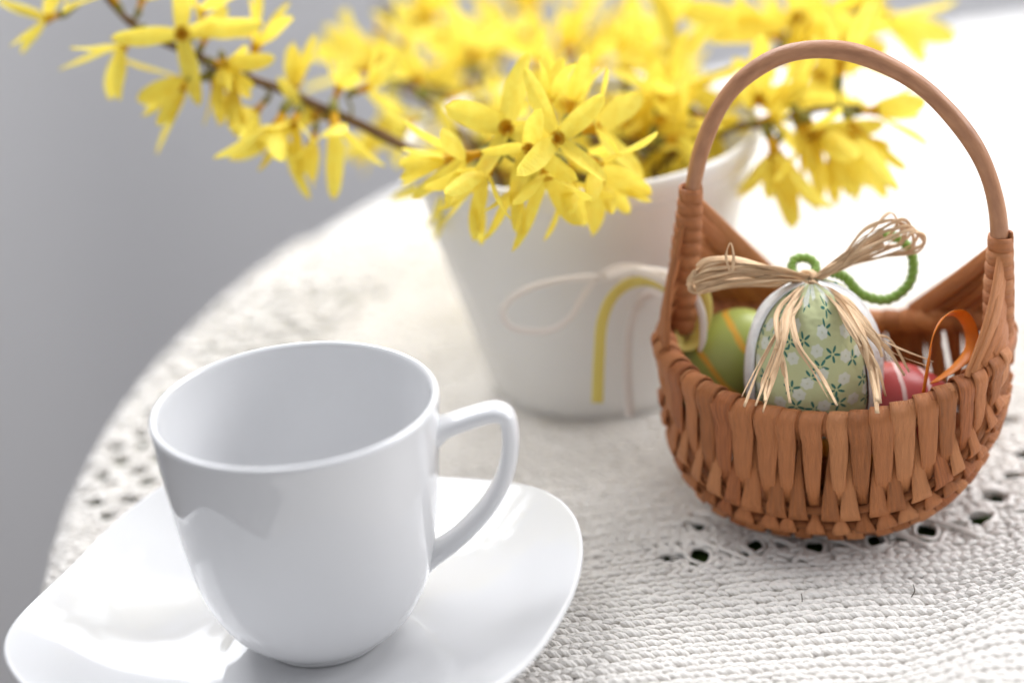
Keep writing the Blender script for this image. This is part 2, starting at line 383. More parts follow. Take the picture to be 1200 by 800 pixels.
# twisted yarn bars round the big holes
b = MB()
for (hx, hy, hr) in holes[:6]:
    k = 26; a = np.linspace(0, 2*PI, k, endpoint=False)
    P = np.stack([hx+(hr+.0004)*np.cos(a)*1.1, hy+(hr+.0004)*np.sin(a)*1.6, .0004*np.sin(a*3+hx*900)+.0003], -1)
    tube(b, P, .00065, 7, closed=True)
def yarn(Pp, r=.0008): tube(b, spline([(x, y, z) for x, y, z in Pp], 18), r, 7)
for i, (hx, hy, hr) in enumerate(holes[:6]):
    yarn([(hx-.004, hy+.012, 0), (hx+.001, hy+.006, .0011), (hx+.009, hy-.001, .0012), (hx+.015, hy-.007, .0005)])
o = link('lace_yarn', b.mesh('lace_yarn', YARN), cloth)
for i, (a, c, d) in enumerate([((1070, 683), (1072, 690), (1068, 697)), ((939, 695), (940, 700), (940, 704))]):
    b = MB(); P = [on_z(*q, .0022)+[0, 0, ridge(*on_z(*q, 0)[:2])] for q in (a, c, d)]; tube(b, spline(P, 8), .00015, 5)
    o = link('lint', b.mesh('lint', LINT)); tag(o, ['tiny dark hooked thread lying on the knit right of the basket', 'tiny dark speck of thread on the knit in front of the basket', 'tiny dark thread lying at the foot of the cloth ruck'][i], 'thread')

# ------------------------------------------------------------------ saucer and cup
SC = np.array([-.0651, .5615]); SROT = math.radians(-22.2)
def squircle(a, r):
    f = min(max((r-.024)/.03, 0), 1); f = f*f*(3-2*f); n = 2+.75*f
    return (abs(math.cos(a))**n+abs(math.sin(a))**n)**(-1/n)
sp = smooth_prof([(.0005, .0050), (.016, .0050), (.0215, .0051), (.0255, .0057), (.030, .0064), (.037, .0077), (.046, .0102), (.057, .0145), (.0665, .0194), (.0728, .0228), (.0748, .0237), (.0754, .0229), (.0744, .0213), (.067, .0166), (.056, .0112), (.044, .0068), (.036, .0045), (.0325, .0032), (.0318, .0010), (.0300, .0006), (.0290, .0012), (.0275, .0024), (.001, .0026)], 110)
SZ = .0016
V, Fc = lathe(sp, 160, squircle)
V = [(x, y, z+.0022*(max(0, math.hypot(x, y)-.03)/.045)**2*math.cos(4*math.atan2(y, x))*-1) for x, y, z in V]
o = link('saucer', me_from('saucer', V, Fc, PORC)); o.location = (SC[0], SC[1], SZ); o.rotation_euler = (0, 0, SROT)
tag(o, 'white glazed square saucer with rounded corners under the coffee cup', 'saucer')
CC = np.array([-.0606, .5667])
cup = empty('cup', (CC[0], CC[1], SZ+.0052), 'empty white porcelain coffee cup standing on the saucer', 'cup')
z0 = SZ+.0052
prof = [(.0005, .0016), (.0145, .0014), (.0160, .0002), (.0172, .0003), (.0178, .0016), (.0190, .0026), (.0226, .0050), (.0272, .0098), (.0310, .0165), (.0336, .0245), (.0355, .0345), (.0371, .0460), (.0384, .0580), (.0392, .0680), (.0397, .0722), (.0396, .0735), (.0388, .0741), (.0379, .0737), (.0374, .0725), (.0370, .0680), (.0360, .0570), (.0348, .0450), (.0332, .0330), (.0310, .0230), (.0280, .0150), (.0230, .0085), (.0150, .0052), (.0005, .0045)]
V, Fc = lathe(smooth_prof(prof, 130), 144)
V = [(x*1.0+CC[0], y*1.02+CC[1], z+z0) for x, y, z in V]
link('bowl', me_from('bowl', V, Fc, PORC), cup)
# handle, swept in the plane through the cup's axis
hd = np.array([math.cos(math.radians(-3)), math.sin(math.radians(-3)), 0]); hb = np.array([-hd[1], hd[0], 0])
hp = [(.0360, .0615), (.0405, .0636), (.0465, .0655), (.0520, .0669), (.0556, .0668), (.0577, .0645), (.0579, .0575), (.0556, .0480), (.0512, .0400), (.0455, .0334), (.0400, .0284), (.0340, .0246), (.0290, .0225)]
P = spline([np.array([CC[0], CC[1], z0])+hd*r+np.array([0, 0, z]) for r, z in hp], 60)
b = MB(); tt = np.linspace(0, 1, 60)
rad = .0044+.0022*np.exp(-(tt/.06)**2)+.0022*np.exp(-((1-tt)/.07)**2)-.0003*np.sin(PI*tt)
tube(b, P, rad, 20, flat=.66, up=None)
# make the section wide across the handle plane
T, N, B = frames(P, False, np.broadcast_to(hb, P.shape)); b = MB(); V = []; Fc = []; sd = 24
for i in range(60):
    for j in range(sd):
        a = 2*PI*j/sd; ca, sa = math.cos(a), math.sin(a)
        V.append(P[i]+N[i]*abs(ca)**.85*math.copysign(1, ca)*rad[i]*1.12+B[i]*abs(sa)**.85*math.copysign(1, sa)*rad[i]*.60)
for i in range(59):
    for j in range(sd): Fc.append((i*sd+j, i*sd+(j+1) % sd, (i+1)*sd+(j+1) % sd, (i+1)*sd+j))
link('handle', me_from('handle', V, Fc, PORC), cup)

# ------------------------------------------------------------------ flower pot
PC = np.array([.0295, .7385]); PH = .0915
pot = empty('flower_pot', (PC[0], PC[1], .0015), 'cream glazed round flower pot holding the forsythia', 'flower pot')
prof = [(.001, .0), (.0335, .0), (.0370, .0008), (.0385, .003), (.0408, .012), (.0466, .035), (.0534, .062), (.0578, .0795), (.0590, .0822), (.0602, .0838), (.0608, .0875), (.0606, .0902), (.0596, .0915), (.0582, .0912), (.0572, .0895), (.0562, .085), (.0530, .075), (.0400, .02), (.001, .012)]
V, Fc = lathe([tuple(p) for p in spline(prof, 150)], 128)
link('pot_body', me_from('pot_body', [(x+PC[0], y+PC[1], z+.0015) for x, y, z in V], Fc, POT), pot)
V, Fc = lathe([(.001, .060), (.030, .0605), (.047, .0600), (.0475, .0585), (.001, .058)], 48)
FOAM = mat('damp_green_floral_foam', (.07, .085, .02), .95, .05, bump=(700, .002, (1, 1, 1)))
link('floral_foam', me_from('floral_foam', [(x*.93+PC[0], y*.93+PC[1], z+.0015) for x, y, z in V], Fc, FOAM), pot)

# ------------------------------------------------------------------ wicker basket
BC = np.array([.0967, .6305, 0]); BU = np.array([.951, -.309, 0]); BV = np.array([-.309, -.951, 0]); BZ = np.array([0, 0, 1.0])
A, Bd, ZB = .0515, .0370, .0030
def sg(x, e): return math.copysign(abs(x)**e, x)
def zr(s): return .0452+.0125*s*s
# cross-section of the bowl, a boxy half oval, tabulated by arc length (0 front rim, .5 bottom, 1 back rim)
_a = np.linspace(0, PI, 2001); _n = 2.9
_cv = np.sign(np.cos(_a))*np.abs(np.cos(_a))**(2/_n); _cz = np.abs(np.sin(_a))**(2/_n)
_al = np.r_[0, np.cumsum(np.hypot(np.diff(_cv)*.042, np.diff(_cz)*.046))]; _al /= _al[-1]
def bowl(s, ph, off=0.0):
    """s -1..1 along the basket, ph 0 front rim .. pi back rim (by arc length)"""
    s = max(-1, min(1, s)); rho = (1-abs(s)**2.3)**(1/2.1) if abs(s) < 1 else 0
    cv = np.interp(ph/PI, _al, _cv); cz = np.interp(ph/PI, _al, _cz)
    v = (Bd+off+.0115*min(1, cz*1.2)**1.3)*rho*cv; H = zr(s)-ZB+off
    rz = (1-abs(s)**(3.6 if s < 0 else 2.1))**(1/2.5) if abs(s) < 1 else 0
    return BC+BU*s*(A+off*.3)+BV*v+BZ*(zr(s)-H*rz*cz)
def nrm(s, ph):
    e = .01; a = bowl(min(s+e, .995), ph)-bowl(max(s-e, -.995), ph); p2 = min(max(ph, .03), PI-.03)
    c = bowl(s, p2+.02)-bowl(s, p2-.02); n = np.cross(a, c); n /= np.linalg.norm(n)+1e-12
    ref = bowl(s, p2)-(BC+BZ*.04)
    return n if n@ref > 0 else -n
bask = empty('basket', BC, 'small brown wicker basket with a tall hoop handle, filled with eggs', 'basket')
# rim hoop
def rimpt(al):
    s = math.sin(al); return bowl(sg(s, 1), 0 if math.cos(al) > 0 else PI)
RA = np.linspace(-PI/2+.02, PI/2-.02, 60)
Pf = [bowl(math.sin(a), 0) for a in RA]; Pb = [bowl(math.sin(a), PI) for a in RA[::-1]]
P = np.array(Pf+Pb)
for _ in range(4): P = (np.roll(P, 1, 0)+2*P+np.roll(P, -1, 0))/4
RIM = P
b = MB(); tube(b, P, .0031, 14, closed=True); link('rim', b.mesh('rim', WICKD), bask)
# ribs (run from end to end under the weavers)
RIBS = [.40, .78, 1.13, 1.45, PI-1.45, PI-1.13, PI-.78, PI-.40]
RIBS = [f*PI for f in (.195, .248, .300, .350, .400, .462)]; RIBS = RIBS+[PI-f for f in RIBS[::-1]]
for ph in RIBS:
    ss = np.sin(np.linspace(-PI/2+.05, PI/2-.05, 40)); P = np.array([bowl(s, ph) for s in ss])
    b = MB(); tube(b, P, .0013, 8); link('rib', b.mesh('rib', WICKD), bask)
for ph in (.45, PI-.45):            # short ribs near the two ends
    for sgn in (-1, 1):
        ss = np.linspace(.70, .985, 16)*sgn; P = np.array([bowl(s, ph+(.22*(PI/2-ph)*(1-abs(s))/.3)) for s in ss])
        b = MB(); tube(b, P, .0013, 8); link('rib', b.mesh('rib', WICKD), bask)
# weavers: every other one passes outside the first rib
NW = 21
al_lim = 1.30
def weaver(al, parity, wdt):
    s_r = math.sin(al); pts = []; nr = []; wd = []
    jig = random.uniform(-.25, .25)
    nn = 150
    rimc0 = bowl(s_r, 0); rimc1 = bowl(s_r, PI)
    tdir = bowl(min(s_r+.03, .999), 0)-bowl(max(s_r-.03, -.999), 0); tdir /= np.linalg.norm(tdir)
    out0 = np.cross(tdir, BZ); out0 = out0 if out0@BV > 0 else -out0
    t1 = bowl(min(s_r+.03, .999), PI)-bowl(max(s_r-.03, -.999), PI); t1 /= np.linalg.norm(t1)
    out1 = np.cross(t1, BZ); out1 = out1 if out1@BV < 0 else -out1
    R = .0039 if parity == 0 else .0034
    for a in np.linspace(-1.25*PI/2*1.4, 0.15, 13)[::1]:      # round the front rim, inside -> top -> outside
        d = out0*math.cos(a+0)+BZ*math.sin(-a) if False else None
    def wrap(c, out, rev):
        L = []
        for th in np.linspace(3.7, .05, 14):
            d = out*math.cos(th)+BZ*math.sin(th); L.append((c+d*R+tdir*(th-1.6)*.0004, d, wdt*(1.14 if parity == 0 else .6)))
        return L[::-1] if rev else L
    front = wrap(rimc0, out0, False); back = wrap(rimc1, out1, True)
    body = []
    fan = 1.0+.10*(1 if parity else .6)
    ph0, ph1 = .10, PI-.10
    for ph in np.linspace(ph0, ph1, nn):
        # weave offset
        k = 0.0; best = 9
        off = None
        ribs = [(.0 if parity == 0 else .0)]
        seq = RIBS; m = len(seq)
        # signed alternating wave: cosine between ribs
        if ph < seq[0]: x = (ph-ph0)/(seq[0]-ph0); base0 = .9 if parity == 0 else -.6; tgt = -1 if parity == 0 else 1; val = base0+(tgt-base0)*(x**2.6 if parity == 0 else x**1.5)
        elif ph > seq[-1]: x = (ph1-ph)/(ph1-seq[-1]); base0 = .9 if parity == 0 else -.6; tgt = -1 if parity == 1 else 1; tgt = tgt*(1 if m % 2 == 0 else -1); val = base0+(tgt-base0)*(x**2.0)
        else:
            i = max(j for j in range(m) if seq[j] <= ph); i = min(i, m-2); x = (ph-seq[i])/(seq[i+1]-seq[i])
            sgn = -1 if (i % 2 == 0) == (parity == 0) else 1; val = sgn*math.cos(PI*x)
        # width: full on top, narrow where it dives; the others are spear shaped
        if parity == 0: wf = 1.0-.58*min(1, max(0, (min(ph, PI-ph)-.16)/.46))**1.15
        else: 
            q = min(ph, PI-ph); wf = .14+1.0*min(1, max(0, (q-.13)/.52))**1.1
        if .72 < ph < PI-.72: wf = .97
        s = (s_r+jig*.05*math.sin(ph)**2)*(1+(fan-1)*math.sin(ph)**1.0*(1-abs(s_r)**3)); s = max(-.985, min(.985, s))
        tl = jig*.5*math.sin(ph*3+al*9); n = nrm(s, ph); n = n+tdir*tl*(1 if .25 < ph < PI-.25 else 0); n /= np.linalg.norm(n); body.append((bowl(s, ph)+n*(.0021*val+.0003), n, wdt*wf*(1 if abs(ph-PI/2) > .5 else .9)))
    seq = front+body+back
    P = np.array([q[0] for q in seq]); Nn = np.array([q[1] for q in seq]); W = np.array([q[2] for q in seq])
    for _ in range(2): P[1:-1] = (P[:-2]+2*P[1:-1]+P[2:])/4; Nn[1:-1] = (Nn[:-2]+2*Nn[1:-1]+Nn[2:])/4; W[1:-1] = (W[:-2]+2*W[1:-1]+W[2:])/4
    b = MB(); strap(b, P, Nn, W, .0009, 5, .14); return b
mats = [WICK, WICKL, WICK, WICKD]
als = np.linspace(-al_lim, al_lim, NW)
step = als[1]-als[0]
for i, al in enumerate(als):
    loc = A*math.cos(al)*step; WMAT = [WICK, WICKL, WICK, WICKD, WICKR]
    wd_ = max(.0046, math.hypot(loc, Bd*math.sin(al)*step*1.0)*1.0)*random.uniform(.82, 1.08)
    link('weaver', weaver(al+random.uniform(-.022, .022), 0, wd_).mesh('weaver', random.choice(WMAT)), bask)
    if i < NW-1:
        al2 = al+step/2
        link('weaver', weaver(al2+random.uniform(-.025, .025), 1, wd_*random.uniform(.8, 1.0)).mesh('weaver', random.choice(WMAT)), bask)
# handle
hpts = [(-.0475, .046), (-.0465, .060), (-.0455, .0733), (-.0437, .0861), (-.0425, .0944), (-.0412, .1055), (-.0376, .1205), (-.0306, .1325), (-.0201, .1413), (-.0087, .1455), (.0025, .1458), (.016, .1426), (.0293, .1345), (.0402, .1231), (.047, .1115), (.0495, .0997), (.0495, .0917), (.0491, .0768), (.0490, .0602), (.0485, .046)]
HP = spline([BC+BU*u+BZ*(z+.0032*min(1, max(0, (z-.095)/.045))) for u, z in hpts], 120)
rad = .0028+.00012*np.sin(np.arange(120)*.4)+.0002*np.exp(-((np.arange(120)-62)/9)**2)
kk = np.arange(120)
for _ in range(90): HP[1:-1] = (HP[:-2]+2*HP[1:-1]+HP[2:])/4
HP = HP+BU[None]*(.00008*np.sin(kk*.21+1)+.00005*np.sin(kk*.53))[:, None]+BZ[None]*(.0001*np.sin(kk*.17+2)+.00005*np.sin(kk*.61))[:, None]
b = MB(); tube(b, HP, rad, 16, flat=.88); link('handle', b.mesh('handle', HAND), bask)
def hpoint(side, z):
    h = [(u, zz) for u, zz in hpts if (u < 0) == (side < 0)]
    h.sort(key=lambda q: q[1]); u = np.interp(z, [q[1] for q in h], [q[0] for q in h]); return BC+BU*u+BZ*z
# wraps round the foot of the handle
for side, ztop in ((-1, .1035), (1, .0925)):
    k = 0; z = .060
    while z < ztop:
        hgt = random.uniform(.0036, .0046); n = 22; P = []; 
        c = hpoint(side, z); top = min(1, max(0, (ztop-z)/.018))
        Nn = []
        for j in range(n):
            a = 2*PI*j/(n-1)*1.04; d = BU*math.cos(a)+BV*math.sin(a)
            P.append(c+d*(.0030+.0010*top)+BZ*(.0016*(j/(n-1))-.0008)); Nn.append(d)
        b = MB(); strap(b, np.array(P), np.array(Nn), hgt*1.12, .0008, 4, .3)
        link('handle_wrap', b.mesh('handle_wrap', random.choice([WICK, WICKL, WICK])), bask); z += hgt
# woven ears: straps run from the handle down to the rim
def rim_at(s, back): return bowl(s, PI if back else 0)
def ear(side, back, ztop, s_end, nb, m=None):
    for k in range(nb):
        f = (k+.35)/nb; zt = .063+(ztop-.063)*f; ss = side*(.97-(.97-abs(s_end))*f)
        a = hpoint(side, zt); c = rim_at(ss, back)+BZ*.0030
        d = c-a; L = np.linalg.norm(d); d /= L
        pl = np.cross(d, np.cross(d, BZ)); 
        width = 1.28*((ztop-.063)/nb)*abs(math.cos(math.atan2(abs(d[2]), np.linalg.norm(d[:2])))) + .0012
        # normal of the ear's plane
        e = rim_at(side*abs(s_end), back)-rim_at(side*.97, back); up = hpoint(side, ztop)-hpoint(side, .063); nn = np.cross(e, up); nn /= np.linalg.norm(nn)
        outv = a-(BC+BZ*a[2]); 
        if nn@((-BV) if back else BV) < 0: nn = -nn
        n = 16; P = np.array([a+(c-a)*t_+nn*(.0030*math.sin(PI*min(t_*1.0, 1))*.6+.0008) for t_ in np.linspace(-.02, 1.0, n)])
        P = P+nn[None]*(.0004*(k % 2))
        b = MB(); strap(b, P, np.broadcast_to(nn, P.shape), width*(1+.15*np.linspace(0, 1, n)), .0011, 4, .2)
        link('ear_reed', b.mesh('ear_reed', random.choice([WICK, WICKL, WICKD, WICK])), bask)
ear(-1, True, .1030, .22, 8)
ear(1, True, .0900, .30, 7)
ear(-1, False, .1000, .90, 7)
ear(1, False, .0900, .80, 7)

# ------------------------------------------------------------------ eggs and trims in the basket
def on_v(x, y, vv):
    d = fwd+RI*(x-600)/F-UP*(y-400)/F; q = (BC+BV*vv-CAM)@BV/(d@BV); return CAM+d*q
def egg_prof(r, h, n=40):
    out = []
    for i in range(n+1):
        t_ = PI*i/n; z = -math.cos(t_); k = math.sin(t_)*(1-.16*z); out.append((max(r*k, 1e-5), h/2*z))
    return out
def painted_egg(name, c, r, h, rot, base, s1, s2, freq, width, label, slant=.5):
    m = bpy.data.materials.new(name+'_paint'); m.use_nodes = True; N = m.node_tree.nodes; L = m.node_tree.links; bs = N['Principled BSDF']
    bs.inputs['Roughness'].default_value = .35
    tc = N.new('ShaderNodeTexCoord'); sx = N.new('ShaderNodeSeparateXYZ'); L.new(tc.outputs['Object'], sx.inputs[0])
    cmb = N.new('ShaderNodeMath'); cmb.operation = 'MULTIPLY_ADD'; L.new(sx.outputs['X'], cmb.inputs[0]); cmb.inputs[1].default_value = slant; L.new(sx.outputs['Z'], cmb.inputs[2])
    ns = N.new('ShaderNodeTexNoise'); ns.inputs['Scale'].default_value = 90; L.new(tc.outputs['Object'], ns.inputs['Vector'])
    a2 = N.new('ShaderNodeMath'); a2.operation = 'MULTIPLY_ADD'; L.new(ns.outputs['Fac'], a2.inputs[0]); a2.inputs[1].default_value = .0025; L.new(cmb.outputs[0], a2.inputs[2])
    mu = N.new('ShaderNodeMath'); mu.operation = 'MULTIPLY'; L.new(a2.outputs[0], mu.inputs[0]); mu.inputs[1].default_value = freq
    fr = N.new('ShaderNodeMath'); fr.operation = 'FRACT'; L.new(mu.outputs[0], fr.inputs[0])
    lt = N.new('ShaderNodeMapRange'); lt.inputs['From Min'].default_value = width; lt.inputs['From Max'].default_value = width+.06; lt.inputs['To Min'].default_value = 1; lt.inputs['To Max'].default_value = 0; L.new(fr.outputs[0], lt.inputs['Value'])
    mx = N.new('ShaderNodeMix'); mx.data_type = 'RGBA'; mx.inputs['A'].default_value = (*base, 1); mx.inputs['B'].default_value = (*s1, 1); L.new(lt.outputs[0], mx.inputs['Factor'])
    L.new(mx.outputs['Result'], bs.inputs['Base Color'])
    V, Fc = lathe(egg_prof(r, h), 48)
    o = link(name, me_from(name, V, Fc, m)); o.location = c; o.rotation_euler = rot; return tag(o, label, 'egg')
gc = on_v(850, 424, -.006); print('green egg', gc)
painted_egg('painted_egg', gc, .0150, .038, (math.radians(-15), math.radians(35), math.radians(-28)), (.42, .48, .12), (.80, .45, .06), None, 85, .12, 'glossy green painted egg with orange lines at the left of the basket', .25)
rc = on_v(1052, 478, .004); print('red egg', rc)
eg = painted_egg('painted_egg', rc, .0140, .036, (math.radians(80), .3, math.radians(60)), (.52, .07, .065), (.85, .60, .56), None, 110, .13, 'red painted egg with white stripes beside the fabric egg', .6)
yc = at3(862, 462, .672)
painted_egg('painted_egg', BC+BU*.004+BV*-.016+BZ*.0195, .0140, .036, (math.radians(85), .1, math.radians(10)), (.80, .45, .03), (.9, .8, .3), None, 90, .1, 'yellow egg lying low behind the fabric egg', .6)

# fabric egg
FC_ = on_v(953, 408, .0125); print('fabric egg centre', FC_)
fe = empty('fabric_egg', FC_-np.array([0, 0, .026]), 'stuffed pale green floral fabric egg tied with a raffia bow', 'egg')
def fabric_mat():
    m = bpy.data.materials.new('floral_cotton_print'); m.use_nodes = True; nt = m.node_tree; N = nt.nodes; L = nt.links; bs = N['Principled BSDF']
    bs.inputs['Roughness'].default_value = .85; bs.inputs['Specular IOR Level'].default_value = .2
    tc = N.new('ShaderNodeTexCoord')
    def mth(op, a, bb=None, c=None):
        n = N.new('ShaderNodeMath'); n.operation = op
        for i, q in enumerate((a, bb, c)):
            if q is None: continue
            if isinstance(q, (int, float)): n.inputs[i].default_value = q
            else: L.new(q, n.inputs[i])
        return n.outputs[0]
    def cells(scale, rnd, shift):
        mp = N.new('ShaderNodeMapping'); mp.inputs['Scale'].default_value = (scale, scale, 1); mp.inputs['Location'].default_value = (*shift, 0); L.new(tc.outputs['UV'], mp.inputs[0])
        v = N.new('ShaderNodeTexVoronoi'); v.voronoi_dimensions = '2D'; v.inputs['Scale'].default_value = 1; v.inputs['Randomness'].default_value = rnd; L.new(mp.outputs[0], v.inputs['Vector'])
        sb = N.new('ShaderNodeVectorMath'); sb.operation = 'SUBTRACT'; L.new(mp.outputs[0], sb.inputs[0]); L.new(v.outputs['Position'], sb.inputs[1])
        sp_ = N.new('ShaderNodeSeparateXYZ'); L.new(sb.outputs[0], sp_.inputs[0])
        cc = N.new('ShaderNodeSeparateXYZ'); L.new(v.outputs['Color'], cc.inputs[0])
        r = mth('SQRT', mth('ADD', mth('MULTIPLY', sp_.outputs[0], sp_.outputs[0]), mth('MULTIPLY', sp_.outputs[1], sp_.outputs[1])))
        th = mth('ARCTAN2', sp_.outputs[1], sp_.outputs[0]); return r, th, cc.outputs[0]
    def less(a, bb, soft): 
        mr = N.new('ShaderNodeMapRange'); mr.inputs['From Min'].default_value = -soft; mr.inputs['From Max'].default_value = soft; L.new(mth('SUBTRACT', bb, a), mr.inputs['Value']); return mr.outputs[0]
    def mix(f, a, bb):
        mx = N.new('ShaderNodeMix'); mx.data_type = 'RGBA'; L.new(f, mx.inputs['Factor'])
        for s, q in (('A', a), ('B', bb)):
            if isinstance(q, tuple): mx.inputs[s].default_value = (*q, 1)
            else: L.new(q, mx.inputs[s])
        return mx.outputs['Result']
    base = (.66, .69, .38)
    r, th, rn = cells(1.35, .8, (0, 0))                 # sprigs of four or five small leaves
    lf = mth('ABSOLUTE', mth('SINE', mth('ADD', mth('MULTIPLY', th, 2.5), mth('MULTIPLY', rn, 6.0))))
    edge = mth('MULTIPLY', mth('POWER', lf, 2.4), .37)
    leafm = mth('MULTIPLY', less(r, edge, .02), less(mth('MULTIPLY', r, -1), -.07, .02))
    r2, th2, rn2 = cells(1.38, .7, (.45, .63))           # white blossoms
    pet = mth('ADD', .27, mth('MULTIPLY', mth('SINE', mth('MULTIPLY', th2, 6.0)), .025))
    wm = less(r2, pet, .025); cen = less(r2, .05, .03)
    c1 = mix(leafm, base, (.06, .21, .17)); c2 = mix(wm, c1, (.80, .82, .70)); c3 = mix(mth('MULTIPLY', cen, .6), c2, (.60, .62, .40))
    L.new(c3, bs.inputs['Base Color'])
    nz = N.new('ShaderNodeTexNoise'); nz.inputs['Scale'].default_value = 160; L.new(tc.outputs['Object'], nz.inputs['Vector'])
    wv = N.new('ShaderNodeTexChecker'); wv.inputs['Scale'].default_value = 60; L.new(tc.outputs['UV'], wv.inputs['Vector'])
    hh = mth('ADD', nz.outputs['Fac'], mth('MULTIPLY', wv.outputs['Fac'], .12))
    bp = N.new('ShaderNodeBump'); bp.inputs['Distance'].default_value = .0022; L.new(hh, bp.inputs['Height']); L.new(bp.outputs[0], bs.inputs['Normal'])
    return m
FAB = fabric_mat()
WFAB = mat('white_cotton_lining', (.80, .80, .78), .9, .2, bump=(250, .0015, (1, 1, 1)))
def pouch(th0, th1, mt, name, puff, lab=None):
    """part of the stuffed egg between two seams; angles from the camera side"""
    nv, nu = 40, 40; V = []; Fc = []; uv = []
    hh = .0475
    for i in range(nv+1):
        t_ = i/nv; zz = -.026+hh*t_
        rr = .0197*max(0.0, math.sin(PI*min(1, .17+.83*(1-t_)**.94)*1.0))**.62 if t_ > 0.0 else .0197*math.sin(PI*.999)**.62
        q = 1-t_
        rr = .0200*(max(.01, 1-((t_-.36)/.64)**2.5)**.5 if t_ > .36 else 1-abs((t_-.36)/.36)**2.6*.55)
        for j in range(nu+1):
            u = j/nu; th = th0+(th1-th0)*u
            seam = 1-puff*.5*(abs(2*u-1)**6)
            pl = 1+.045*math.sin(th*13+2)*max(0, (t_-.72)/.28)+.012*math.sin(th*5+t_*9)
            R = rr*seam*pl*(1.035 if mt is WFAB else 1)
            d = BU*math.sin(th)+BV*math.cos(th)
            V.append(FC_+d*R+BZ*zz); uv.append((th*2.0, t_*5.1))
    for i in range(nv):
        for j in range(nu): a = i*(nu+1)+j; Fc.append((a, a+1, a+nu+2, a+nu+1))
    o = link(name, me_from(name, V, Fc, mt, True, uv), fe)
    if lab: o['label'] = lab
    return o
pouch(-.98, 1.10, FAB, 'front_panel', .10)
pouch(1.10, 2.1, WFAB, 'side_panel', .10, 'plain white side panel')
pouch(2.1, 2*PI-1.9, FAB, 'back_panel', .10)
pouch(2*PI-1.9, 2*PI-.98, WFAB, 'side_panel', .12, 'plain white side panel')

# raffia bow tied at the top (part of the egg)
KD = float((FC_-CAM)@fwd)-.004; print('KD', KD)
def pl3(pts, d0=KD):
    return np.array([at3(p[0], p[1], d0+(p[2] if len(p) > 2 else 0)) for p in pts])
bow = link('raffia_bow', None, fe) if False else None
b = MB()
KN = at3(947, 329, KD)
for k in range(7):                                  # the knot
    a = np.linspace(0, 2*PI*1.1, 22); tilt = random.uniform(-.5, .5)
    P = [KN+RI*(math.cos(q)*.0016+(k-3)*.0003)+UP*(math.sin(q)*.0027)+fwd*(-.0022*math.cos(q+tilt)) for q in a]
    tube(b, P, .0007, 6)
bow = link('raffia_bow', b.mesh('raffia_bow', RAF), fe)
def raffia(name, pts, r, n=36, jit=1.2, m=RAF):
    pts = [(p[0]+random.gauss(0, jit) if 0 < i < len(pts)-1 else p[0], p[1]+random.gauss(0, jit) if 0 < i < len(pts)-1 else p[1], (p[2] if len(p) > 2 else 0)) for i, p in enumerate(pts)]
    b = MB(); P = spline(pl3(pts), n); tw = random.uniform(0, 6); up = np.array([fwd*math.cos(tw+i*.06)+UP*math.sin(tw+i*.06) for i in range(n)])
    rr = r*.88*(1+.22*np.sin(np.arange(n)*.5+tw))*np.where(name == 'tail', np.linspace(1.1, .6, n), 1); tube(b, P, rr, 7, flat=random.uniform(.16, .34), up=up)
    return link(name, b.mesh(name, m), bow)
for k in range(16):                                 # left loops, a thick folded bundle
    o1 = random.uniform(-13, 13); fr = (k/15-.5)
    raffia('loop', [(946, 328+fr*7, -.002), (915, 322+fr*13, -.004-.002*math.sin(k)), (870, 318+fr*24, -.005), (835, 321+fr*33, -.006), (814+abs(fr)*8, 328+fr*28, -.003)], random.uniform(.0009, .0015))
for k in range(6):
    raffia('loop', [(816, 317+k*1.5, -.004), (809, 327+k, -.001), (815, 338+k, .001), (850, 330+k, .003), (900, 326+k, .003), (945, 329, .001)], .0011)
for k in range(9):                                  # right loops fanning up
    f = k/8; ex = 1050+30*f+random.uniform(-4, 4); ey = 250+22*f+random.uniform(-4, 4)
    raffia('loop', [(949, 328, -.001), (985, 302+5*f, -.004), (1015+5*f, 272+14*f, -.004), (ex-10, ey, -.003), (ex+2, ey+8+4*f, 0), (ex-6, ey+24, .003), (1020+14*f, 296+7*f, .004), (985, 312+2*f, .003), (951, 329, .001)], random.uniform(.00035, .00075), 60, 2.0)
for k in range(10):
    f = k/9; raffia('loop', [(949, 330, -.001), (970, 315+5*f, -.004), (1000, 296+8*f, -.003), (1035, 272+16*f+random.uniform(-3, 3), -.002)], random.uniform(.0006, .0011), 26, 1.5)
raffia('loop', [(855, 318, -.008), (851, 300, -.008), (856, 284, -.008), (860, 300, -.008), (858, 318, -.008)], .0005, 24, .5)
tails = [([(944, 332), (920, 372), (893, 425), (872, 476)], .0007), ([(945, 332), (925, 360), (918, 400), (905, 440), (894, 482)], .0012), ([(945, 333), (921, 365), (915, 405), (898, 452), (897, 470)], .0010),
         ([(943, 333), (912, 362), (912, 400), (920, 440), (926, 472)], .0009), ([(946, 334), (928, 358), (935, 400), (960, 440), (981, 475)], .0009),
         ([(947, 333), (932, 352), (926, 372), (940, 352), (948, 338)], .0008), ([(951, 330), (985, 352), (1012, 395), (1024, 440), (1028, 484)], .0016), ([(951, 332), (980, 358), (1004, 395), (1020, 430), (1029, 470)], .0013),
         ([(952, 331), (990, 356), (1018, 390), (1040, 408), (1060, 440)], .0010), ([(952, 330), (996, 356), (1025, 390), (1045, 412), (1090, 430)], .0008), ([(952, 332), (985, 350), (1006, 380), (1028, 402), (1034, 418)], .0011),
         ([(952, 331), (990, 358), (1012, 400), (1018, 430), (1030, 452)], .0009), ([(951, 332), (975, 350), (1000, 390), (1014, 420)], .0012), ([(950, 332), (985, 345), (1010, 372), (1025, 396)], .0014), ([(945, 332), (932, 348), (915, 380), (910, 410)], .0011)]
